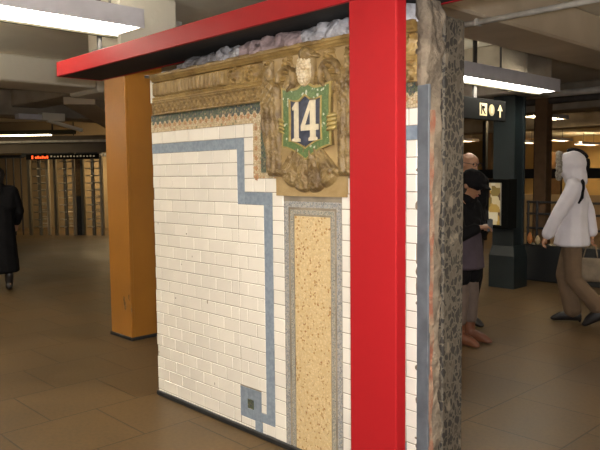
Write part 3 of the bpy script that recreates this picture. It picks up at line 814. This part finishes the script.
# ------------------------------------------------------------------ turnstiles at the far left (their row faces the camera)
GA = math.atan2(1.9, 2.28); gx, gy = math.cos(GA), math.sin(GA)
G0 = Vector((-12.86, 4.93, 0))
def gate_frame(name, label, cat, u, group=None):
    t = thing(name, label, cat, (G0.x + gx * u, G0.y + gy * u, 0), GA, group); return t
def turnstile(u, label, light=False, width=.44):
    t = gate_frame('exit_turnstile', label, 'turnstile', u, 'tall exit turnstiles')
    for k, x in enumerate((-width / 2 - .03, width / 2 + .03)):
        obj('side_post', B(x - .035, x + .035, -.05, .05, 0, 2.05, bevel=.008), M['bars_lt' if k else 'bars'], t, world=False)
    obj('header', B(-width / 2 - .06, width / 2 + .06, -.29, .29, 2.0, 2.095), M['iron'], t, world=False)
    rot = obj('rotor', T([(.02, .0, 0), (.02, .0, 2.0)], .045, 10), M['bars'], t, world=False)
    bm = bmesh.new()
    for k in range(10):
        z = .22 + k * .185
        for a in (2.9, 5.0, .8): tube(bm, [(.02, 0, z), (.02 + .21 * math.cos(a), .27 * math.sin(a), z)], .016, 6)
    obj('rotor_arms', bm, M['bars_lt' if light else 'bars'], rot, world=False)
    bm = bmesh.new()
    for k in range(10): tube(bm, [(width / 2 + .03, 0, .3 + k * .175), (width / 2 - .17, .05, .3 + k * .175)], .014, 6)
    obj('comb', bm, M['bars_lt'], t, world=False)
    return t
turnstile(-.38, 'tall barred exit turnstile beside the person in the long black coat')
turnstile(.32, 'middle tall exit turnstile under the red lit sign', True)
turnstile(1.05, 'tall exit turnstile beside the orange column', True)
t = gate_frame('turnstile_panel', 'narrow orange brown panel with dark lower half between two turnstiles', 'panel', .69)
obj('upper_panel', B(-.07, .07, -.02, .02, 1.0, 2.0), M['orange_wear'], t, world=False)
obj('lower_panel', B(-.07, .07, -.02, .02, 0, 1.0), M['iron'], t, world=False)
t = gate_frame('barred_fence', 'dark barred fence closing the hall behind the person in black', 'fence', -1.6)
obj('rail', B(-.9, .85, -.03, .03, 1.98, 2.06), M['iron'], t, world=False)
for k in range(9): obj('fence_bar', T([(-.85 + .2 * k, 0, 0), (-.85 + .2 * k, 0, 2.0)], .018, 6), M['iron'], t, world=False)
def rot_box(name, u0, u1, v0, v1, z0, z1, m, kind=None):
    o = obj(name, B(u0, u1, v0, v1, z0, z1), m, world=False); o.location = G0; o.rotation_euler = (0, 0, GA)
    if kind: o['kind'] = kind
    return o
rot_box('trim_1', -4.0, 3.0, -.25, .1, 2.1, 2.52, M['dark_wall'], 'structure')
rot_box('trim_2', -4.0, 3.0, -.4, -.26, 2.35, 2.40, M['pipe'], 'structure')
rot_box('wall_gates', -4.0, 5.0, 2.2, 2.35, 0, 3.09, M['tan_wall'], 'structure')
t = gate_frame('header_sign', 'small black header sign with red lit bar over the turnstiles', 'sign', .45)
obj('box', B(-.95, .95, -.36, -.32, 1.93, 2.06), M['sign'], t, world=False)
M['led'] = glow('red_led', (1, .10, .02), 1.6)
M['led_w'] = glow('pale_letters', (.5, .42, .28), .25)
bm = bmesh.new(); box(bm, -.80, -.76, -.366, -.36, 1.945, 2.03)
for k in range(6): box(bm, -.71 + k * .06, -.665 + k * .06, -.366, -.36, 1.955, 2.0 + .02 * (k % 2))
obj('red_lit_strip', bm, M['led'], t, world=False, label='red lit marks')
bm = bmesh.new()
for k in range(14): box(bm, -.30 + k * .085, -.26 + k * .085, -.366, -.36, 1.985, 2.015 + .01 * (k % 3 == 0))
obj('pale_marks', bm, M['led_w'], t, world=False)
t = gate_frame('strip_light', 'thin lit strip light over the far turnstile row', 'ceiling light', -.9)
obj('housing', B(-2.0, 2.05, -1.2, -1.05, 2.50, 2.60), M['lamp_rim'], t, world=False)
obj('lit_strip', B(-2.0, 1.45, -1.205, -1.06, 2.475, 2.50), M['tube_dim'], t, world=False)
bm = bmesh.new()
for x in (-1.5, 0, 1.5): tube(bm, [(x, -1.12, 2.6), (x, -1.12, 3.1)], .02, 6)
obj('hanger_rods', bm, M['iron'], t, world=False)

t = gate_frame('strip_light', 'added strip light hidden behind the turnstiles to brighten the passage', 'ceiling light', .9)  # unseen lamp added so the wall behind the turnstiles shows
obj('housing', B(-1.2, 1.2, 1.0, 1.15, 2.26, 2.34), M['lamp_rim'], t, world=False)
obj('lit_strip', B(-1.2, 1.2, 1.01, 1.14, 2.235, 2.26), M['tube_warm'], t, world=False)
for x in (-.8, .8): obj('hanger_rod', T([(x, 1.08, 2.34), (x, 1.08, 3.1)], .015, 6), M['iron'], t, world=False)

# ------------------------------------------------------------------ people
RX = Vector((.692, .722, 0)); FW = Vector((-.721, .692, 0))
def yaw_of(d): return math.atan2(d.y, d.x)
def hand(base, d, side, s=1.0, curl=.5):
    """hulls of a hand: palm, four fingers of different length, thumb; d points along the forearm"""
    d = Vector(d).normalized(); a = Vector((0, 0, 1)) if abs(d.z) < .9 else Vector((1, 0, 0))
    w = d.cross(a).normalized(); n = w.cross(d).normalized()
    base = Vector(base); out = [[(base, .024 * s), (base + d * .075 * s + w * .026 * s, .014 * s), (base + d * .075 * s - w * .026 * s, .014 * s)]]
    for k, ln in enumerate((.062, .074, .070, .055)):
        p = base + d * .078 * s + w * (.030 - .020 * k) * s
        q = p + (d * (1 - curl * .4) - n * curl * .5) * ln * .55 * s
        e = q + (d * (1 - curl) - n * curl) * ln * .5 * s
        out += [[(p, .0095 * s), (q, .009 * s)], [(q, .009 * s), (e, .0075 * s)]]
    p = base + d * .025 * s + w * .028 * s * side; q = p + (d * .6 + w * .7 * side - n * .3) * .035 * s; e = q + (d * .9 + w * .1 * side - n * .4) * .03 * s
    out += [[(p, .012 * s), (q, .0105 * s)], [(q, .0105 * s), (e, .008 * s)]]
    return out
def person_body(J, skin, parent, voxel=.0075):
    H = []
    hd = Vector(J['head']); f = Vector(J.get('look', (1, 0, 0))).normalized(); up = Vector((0, 0, 1)); up = (up - f * up.dot(f)).normalized(); sd = up.cross(f)
    def hp(a, b_, c): return hd + f * a + sd * b_ + up * c
    H.append([(hp(-.015, 0, .03), .083), (hp(.015, 0, .025), .078)])
    H.append([(hp(.02, 0, .0), .068), (hp(.045, 0, -.075), .032), (hp(.02, 0, -.06), .045)])
    H.append([(hp(.088, 0, .0), .008), (hp(.102, 0, -.028), .011)])
    for s in (-1, 1): H.append([(hp(-.005, s * .08, .0), (.018, .01, .03))]); H.append([(hp(.075, s * .032, .022), .013)])
    H.append([(hp(.082, .016, -.055), .008), (hp(.082, -.016, -.055), .008)])
    H.append([(hd + Vector((-.01, 0, -.04)), .052), (Vector(J['neck']), .058)])
    n = Vector(J['neck']); p = Vector(J['pelvis'])
    sl, sr, hl, hr = (Vector(J[k]) for k in ('shl', 'shr', 'hipl', 'hipr'))
    ch = (sl + sr) / 2 + Vector((0, 0, -.10))
    H.append([(n, .055), (sl, .052), (sr, .052)])
    H.append([(sl, .055), (sr, .055), (ch + (sl - ch) * .5 + Vector((0, 0, -.1)), .085), (ch + (sr - ch) * .5 + Vector((0, 0, -.1)), .085)])
    wst = ch.lerp(p, .62)
    H.append([(ch + Vector((0, 0, -.08)), (.09, .13, .08)), (wst, (.095, .125, .07))])
    H.append([(wst, (.095, .125, .07)), (hl, .10), (hr, .10)])
    for a in 'lr':
        H.append([(Vector(J['hip' + a]), .088), (Vector(J['kn' + a]), .058)]); H.append([(Vector(J['kn' + a]), .056), (Vector(J['kn' + a]).lerp(Vector(J['an' + a]), .35), .055)])
        H.append([(Vector(J['kn' + a]).lerp(Vector(J['an' + a]), .3), .055), (Vector(J['an' + a]), .036)])
        H.append([(Vector(J['an' + a]) + Vector((-.03, 0, -.02)), .035), (Vector(J['to' + a]), .022)])
        s, e, w = (Vector(J[k + a]) for k in ('sh', 'el', 'wr'))
        H.append([(s, .05), (e, .038)]); H.append([(e, .038), (w, .026)])
        H += hand(w, J.get('hd' + a, w - e), 1 if a == 'l' else -1, 1.0, J.get('curl', .5))
    o = blob('body', H, skin, parent, voxel, 3)
    for s in (-1, 1):
        bm = bmesh.new(); hull(bm, [(hp(.084, s * .032, .018), (.008, .012, .008))], 2); obj('eye', bm, M['eye'], o, True, world=False)
    bm = bmesh.new(); hull(bm, [(hp(.089, .018, -.055), (.005, .006, .006)), (hp(.089, -.018, -.055), (.005, .006, .006))], 1); obj('mouth', bm, M['lip'], o, True, world=False)
    return o, hp
def shoe(name, a, t, m, parent, heel=.0, tall=.0):
    a, t = Vector(a), Vector(t); d = (t - a); d.z = 0; d.normalize()
    H = [[(a + Vector((0, 0, -.03)) - d * .03, .045), (a + Vector((0, 0, .0)), .045), (t.lerp(a, .35) + Vector((0, 0, .01)), (.042, .042, .036)), (t, (.035, .035, .024))]]
    if tall: H.append([(a, .047), (a + Vector((-.01, 0, tall)), .056)])
    if heel: H.append([(a - d * .055 + Vector((0, 0, -.05)), .02), (a - d * .055 + Vector((0, 0, -.05 - heel)), .012)])
    return blob(name, H, m, parent, .008, 2)

# --- walking person in the white hooded coat
c25, s25 = math.cos(math.radians(27)), math.sin(math.radians(27))
dW = -RX * c25 + FW * s25
W = thing('person', 'person walking in a white hooded coat and tan trousers', 'person', (1.115, 4.02, 0), yaw_of(dW))
J = dict(head=(.055, 0, 1.545), neck=(.025, 0, 1.42), look=(1, -.1, -.10), pelvis=(.02, 0, .88), shl=(0, .165, 1.35), shr=(0, -.165, 1.35), hipl=(.02, .085, .85), hipr=(.02, -.085, .85),
         knr=(.10, -.085, .47), anr=(.0, -.085, .095), tor=(.19, -.085, .025), knl=(.0, .085, .46), anl=(-.235, .085, .185), tol=(-.115, .09, .03),
         ell=(.13, .215, 1.10), wrl=(.235, .20, .885), elr=(-.10, -.22, 1.10), wrr=(-.14, -.21, .87), hdr=(-.02, 0, -1), hdl=(.35, 0, -.8), curl=.8)
bW, hp = person_body(J, M['skin'], W)
coat = blob('coat', [
    [((.01, .15, 1.36), .075), ((.01, -.15, 1.36), .075), ((.015, .07, 1.20), (.125, .12, .08)), ((.015, -.07, 1.20), (.125, .12, .08))],
    [((.015, .0, 1.42), .075), ((.01, .15, 1.35), .07), ((.01, -.15, 1.35), .07)],
    [((.015, 0, 1.22), (.14, .19, .06)), ((.02, 0, 1.06), (.135, .175, .06))],
    [((.02, 0, 1.06), (.135, .175, .06)), ((.025, 0, .79), (.175, .205, .03))],
    [((0, .165, 1.35), .075), ((.13, .215, 1.10), .066)], [((.13, .215, 1.10), .066), ((.222, .205, .905), .062)],
    [((0, -.165, 1.35), .075), ((-.10, -.22, 1.10), .066)], [((-.10, -.22, 1.10), .066), ((-.136, -.212, .90), .060)]], M['coat_white'], W, .011, 5)
hood = blob('hood', [[((.03, 0, 1.575), (.132, .120, .130)), ((.095, 0, 1.56), (.09, .115, .125))], [((.02, 0, 1.50), (.12, .115, .10)), ((.0, 0, 1.40), (.11, .12, .06))]], M['coat_white'], W, .010, 4)
fur = bmesh.new()
for k in range(26):
    a = 2 * PI * k / 26; p = Vector((.158 - .012 * math.cos(a), .100 * math.cos(a), 1.558 + .118 * math.sin(a)))
    hull(fur, [(p + Vector((random.uniform(-.006, .006), 0, random.uniform(-.006, .006))), (.030, .028, .030))], 2)
obj('fur_trim', fur, M['fur'], hood, True, world=False, label='grey fur hood trim')
# the face looks out of the hood opening
blob('face_front', [[((.115, 0, 1.56), (.045, .068, .085)), ((.12, 0, 1.49), (.035, .04, .04))], [((.158, 0, 1.555), .008), ((.168, 0, 1.53), .010)]], M['skin_dk'], bW, .007, 2)
st = bmesh.new()
tube(st, [(.03 + .128 * math.cos(a) * (1.05 if math.cos(a) > 0 else 1.06), 0, 1.572 + .136 * math.sin(a)) for a in [math.radians(q) for q in range(66, 222, 8)]], .019, 8)
obj('hood_stripe', st, M['black_cloth'], hood, True, world=False, label='black stripe over the hood')
st = bmesh.new(); tube(st, [(-.055, .07, 1.42), (-.07, .11, 1.395), (-.075, .155, 1.34), (-.07, .19, 1.25), (-.045, .215, 1.20)], [.016, .018, .018, .016, .010], 8)
obj('shoulder_stripe', st, M['black_cloth'], coat, True, world=False, label='black shoulder stripe')
blob('trousers', [[((.02, .085, .86), .105), ((.02, -.085, .86), .105)], [((.02, -.085, .84), .098), ((.10, -.085, .47), .082)], [((.10, -.085, .47), .080), ((.015, -.085, .13), .088)],
     [((.02, .085, .84), .098), ((.0, .085, .46), .080)], [((.0, .085, .46), .078), ((-.215, .085, .215), .082)]], M['tan_cloth'], W, .010, 4)
shoe('shoe', (.0, -.085, .095), (.19, -.085, .03), M['shoe'], W, .03)
shoe('shoe', (-.225, .085, .16), (-.115, .09, .032), M['shoe'], W, .03)
Bg = thing('handbag', 'tan handbag hanging from the hand of the person in white', 'bag', W.location + dW * -.13 + Vector((dW.y, -dW.x, 0)) * .20 + Vector((0, 0, .40)), W.rotation_euler.z)
blob('pouch', [[((-.09, 0, .04), (.05, .035, .04)), ((.10, 0, .04), (.05, .035, .04)), ((-.10, 0, .19), (.035, .025, .05)), ((.09, 0, .19), (.035, .025, .05))]], M['bag'], Bg, .008, 3)
bm = bmesh.new(); tube(bm, [(-.07, 0, .22), (-.05, 0, .34), (0, 0, .395), (.04, 0, .34), (.07, 0, .22)], .007, 6); obj('handle', bm, M['bag'], Bg, True, world=False)

# --- person in dark jacket and cap, looking down at something held
c30, s30 = math.cos(math.radians(46)), math.sin(math.radians(46))
dD = RX * c30 - FW * s30
D = thing('person', 'person in black jacket, dark cap and brown boots looking down beside the pebble slab', 'person', (.74, 2.645, 0), yaw_of(dD))
J = dict(head=(.075, 0, 1.385), neck=(.03, 0, 1.26), look=(1, 0, -.45), pelvis=(0, 0, .80), shl=(0, .16, 1.20), shr=(0, -.16, 1.20), hipl=(0, .08, .78), hipr=(0, -.08, .78),
         knl=(.03, .08, .44), knr=(.03, -.08, .44), anl=(.02, .085, .10), anr=(.02, -.085, .10), tol=(.20, .10, .03), tor=(.20, -.10, .03),
         ell=(.03, .24, .97), elr=(.10, -.22, .97), wrl=(.14, .12, 1.03), wrr=(.17, -.05, 1.03), hdl=(.6, -.6, .1), hdr=(.6, .6, .1), curl=.8)
bD, hp = person_body(J, M['skin_dk'], D)
blob('jacket', [[((0, .14, 1.21), .072), ((0, -.14, 1.21), .072), ((.0, .08, 1.05), (.125, .12, .08)), ((.0, -.08, 1.05), (.125, .12, .08))], [((0, 0, 1.08), (.14, .19, .06)), ((.0, 0, .93), (.145, .185, .05))],
     [((0, .16, 1.20), .072), ((.03, .24, .97), .064)], [((.03, .24, .97), .062), ((.128, .132, 1.018), .050)], [((0, -.16, 1.20), .072), ((.10, -.22, .97), .064)], [((.10, -.22, .97), .062), ((.158, -.068, 1.018), .050)],
     [((.015, 0, 1.27), .078), ((.0, 0, 1.22), .10)]], M['black_cloth'], D, .011, 4)
blob('scarf', [[((.06, .05, 1.265), .045), ((.06, -.05, 1.265), .045), ((-.01, .0, 1.27), .08)]], M['black_cloth'], D, .010, 3)
blob('long_sweater', [[((.0, 0, .98), (.145, .185, .04)), ((.0, 0, .68), (.185, .205, .03))]], M['purple'], D, .011, 3)
blob('shorts', [[((0, .075, .72), .120), ((0, -.075, .72), .120)], [((0, .08, .72), .12), ((.01, .088, .60), .108)], [((0, -.08, .72), .12), ((.01, -.088, .60), .108)]], M['black_cloth'], D, .010, 3)
blob('trousers', [[((.0, .08, .72), .085), ((.03, .08, .44), .074)], [((.03, .08, .44), .072), ((.02, .085, .22), .064)], [((.0, -.08, .72), .085), ((.03, -.08, .44), .074)], [((.03, -.08, .44), .072), ((.02, -.085, .22), .064)], [((0, .05, .74), .08), ((0, -.05, .74), .08)]], M['grey_cloth'], D, .010, 3)
for s in (1, -1): shoe('boot', (.02, s * .085, .085), (.20, s * .10, .03), M['leather'], D, .02, .10)
cap = blob('cap', [[(hp(-.02, 0, .05), .098), (hp(.02, 0, .055), .094)], [(hp(.085, .05, .055), .012), (hp(.085, -.05, .055), .012), (hp(.165, .03, .040), .009), (hp(.165, -.03, .040), .009)]], M['black_cloth'], D, .008, 3)
blob('hair', [[(hp(-.05, .0, .0), .088), (hp(-.06, 0, -.09), .07)]], M['hair'], D, .010, 2)
Ph = thing('phone', 'small grey phone held by the person in black jacket', 'phone', D.location + dD * .242 + Vector((-dD.y, dD.x, 0)) * .03 + Vector((0, 0, 1.0)), D.rotation_euler.z)
obj('case', B(-.006, .006, -.035, .035, .0, .10, bevel=.003), M['steel'], Ph, world=False)
obj('screen', B(-.0075, -.006, -.030, .030, .012, .105), M['eye'], Ph, world=False)

# --- bald man behind
dB = RX * math.cos(math.radians(60)) - FW * math.sin(math.radians(60))
A = thing('person', 'bald person whose head shows above the dark cap', 'person', (.40, 3.235, 0), yaw_of(dB))
J = dict(head=(.03, 0, 1.575), neck=(0, 0, 1.44), look=(1, 0, -.2), pelvis=(0, 0, .92), shl=(0, .19, 1.40), shr=(0, -.19, 1.40), hipl=(0, .09, .90), hipr=(0, -.09, .90),
         knl=(.0, .07, .49), knr=(.0, -.10, .49), anl=(-.02, .05, .09), anr=(-.02, -.11, .09), tol=(.15, .05, .03), tor=(.15, -.13, .03),
         ell=(-.02, .22, 1.12), elr=(-.02, -.25, 1.12), wrl=(.16, .06, 1.0), wrr=(.16, -.12, 1.0), curl=.4)
bA, hp = person_body(J, M['skin'], A)
blob('jacket', [[((0, .17, 1.40), .075), ((0, -.17, 1.40), .075), ((0, .09, 1.2), (.13, .13, .08)), ((0, -.09, 1.2), (.13, .13, .08))], [((0, 0, 1.2), (.14, .2, .06)), ((0, 0, .85), (.14, .19, .04))],
     [((0, .19, 1.40), .075), ((-.02, .22, 1.12), .066)], [((-.02, .22, 1.12), .064), ((.14, .08, 1.01), .054)], [((0, -.19, 1.40), .075), ((-.02, -.25, 1.12), .066)], [((-.02, -.25, 1.12), .064), ((.14, -.13, 1.01), .054)]], M['black_cloth'], A, .012, 4)
blob('trousers', [[((0, .09, .88), .10), ((.02, .10, .49), .075)], [((.02, .10, .49), .075), ((-.02, .055, .12), .066)], [((0, -.09, .88), .10), ((.02, -.10, .49), .075)], [((.02, -.10, .49), .075), ((0, -.10, .12), .066)], [((0, .06, .88), .1), ((0, -.06, .88), .1)]], M['black_cloth'], A, .012, 3)
shoe('shoe', (-.02, .05, .085), (.15, .05, .03), M['shoe'], A); shoe('shoe', (-.02, -.11, .085), (.15, -.13, .03), M['shoe'], A)
gl = bmesh.new()
for s in (-1, 1):
    pts = [hp(.105, s * .034 + .024 * math.cos(a * PI / 8), .018 + .018 * math.sin(a * PI / 8)) for a in range(17)]
    tube(gl, pts, .003, 5, False); tube(gl, [hp(.105, s * .058, .022), hp(-.01, s * .088, .02)], .003, 5)
tube(gl, [hp(.105, .01, .022), hp(.105, -.01, .022)], .003, 5)
obj('glasses', gl, M['iron'], A, True, world=False)

# --- person in the long black coat at the picture's left edge
dK = -RX * .45 + FW * .89
K = thing('person', 'person in a long black coat standing at the hall turned away', 'person', (-5.185, .83, 0), yaw_of(dK))
J = dict(head=(.03, 0, 1.50), neck=(0, 0, 1.37), look=(1, 0, -.2), pelvis=(0, 0, .86), shl=(0, .18, 1.31), shr=(0, -.18, 1.31), hipl=(0, .09, .84), hipr=(0, -.09, .84),
         knl=(.03, .09, .46), knr=(-.03, -.09, .46), anl=(.05, .09, .09), anr=(-.06, -.09, .09), tol=(.22, .10, .03), tor=(.11, -.12, .03),
         ell=(.02, .25, 1.05), elr=(.02, -.25, 1.05), wrl=(.16, .22, .88), wrr=(.16, -.22, .88), curl=.5)
bK, hp = person_body(J, M['skin'], K)
blob('long_coat', [[((0, .16, 1.32), .078), ((0, -.16, 1.32), .078), ((0, .09, 1.1), (.14, .13, .08)), ((0, -.09, 1.1), (.14, .13, .08))], [((0, 0, 1.1), (.15, .2, .06)), ((0, 0, .9), (.15, .19, .06))], [((0, 0, .9), (.15, .19, .06)), ((.0, 0, .25), (.19, .235, .03))],
     [((0, .18, 1.31), .078), ((.02, .25, 1.05), .07)], [((.02, .25, 1.05), .068), ((.15, .225, .90), .06)], [((0, -.18, 1.31), .078), ((.02, -.25, 1.05), .07)], [((.02, -.25, 1.05), .068), ((.15, -.225, .90), .06)], [((0, 0, 1.38), .085), ((0, 0, 1.3), .11)]], M['black_cloth'], K, .014, 4)
blob('hair', [[(hp(-.03, 0, .03), .100), (hp(-.01, 0, .045), .098), (hp(-.05, 0, -.06), .075)]], M['hair'], K, .012, 2)
for s, x in ((1, .05), (-1, -.06)): shoe('shoe', (x, s * .09, .085), (x + .17, s * .11, .03), M['shoe'], K, 0, .12)

# ------------------------------------------------------------------ light and camera
CAM = Vector((3.97644, -2.42221, 1.5))
r = Vector((.69165954, .72215266, -.01012964)); u = Vector((-.04754958, .05952802, .99709350)); f = Vector((-.72065672, .68916758, -.07551118))
cd = bpy.data.cameras.new('camera'); cam = bpy.data.objects.new('camera', cd); C.objects.link(cam)
cam.matrix_world = Matrix(((r.x, u.x, -f.x, CAM.x), (r.y, u.y, -f.y, CAM.y), (r.z, u.z, -f.z, CAM.z), (0, 0, 0, 1)))
cd.sensor_width = 36; cd.lens = 671.817 / 600 * 36; cd.clip_start = .05
S.camera = cam
# the little flash of the photographer's camera, a hand above the lens
fl = bpy.data.lights.new('camera_flash', 'POINT'); fl.energy = 400; fl.color = (1, .97, .95); fl.shadow_soft_size = .03
fo = bpy.data.objects.new('camera_flash', fl); C.objects.link(fo); fo.location = CAM + u * .09 + r * .03 - f * .01
w = bpy.data.worlds.new('world'); S.world = w; w.use_nodes = True
w.node_tree.nodes['Background'].inputs[0].default_value = (.02, .018, .015, 1); w.node_tree.nodes['Background'].inputs[1].default_value = 1
S.view_settings.view_transform = 'Standard'; S.view_settings.look = 'None'
S.view_settings.gamma = 1; S.view_settings.exposure = 0; S.view_settings.use_curve_mapping = False
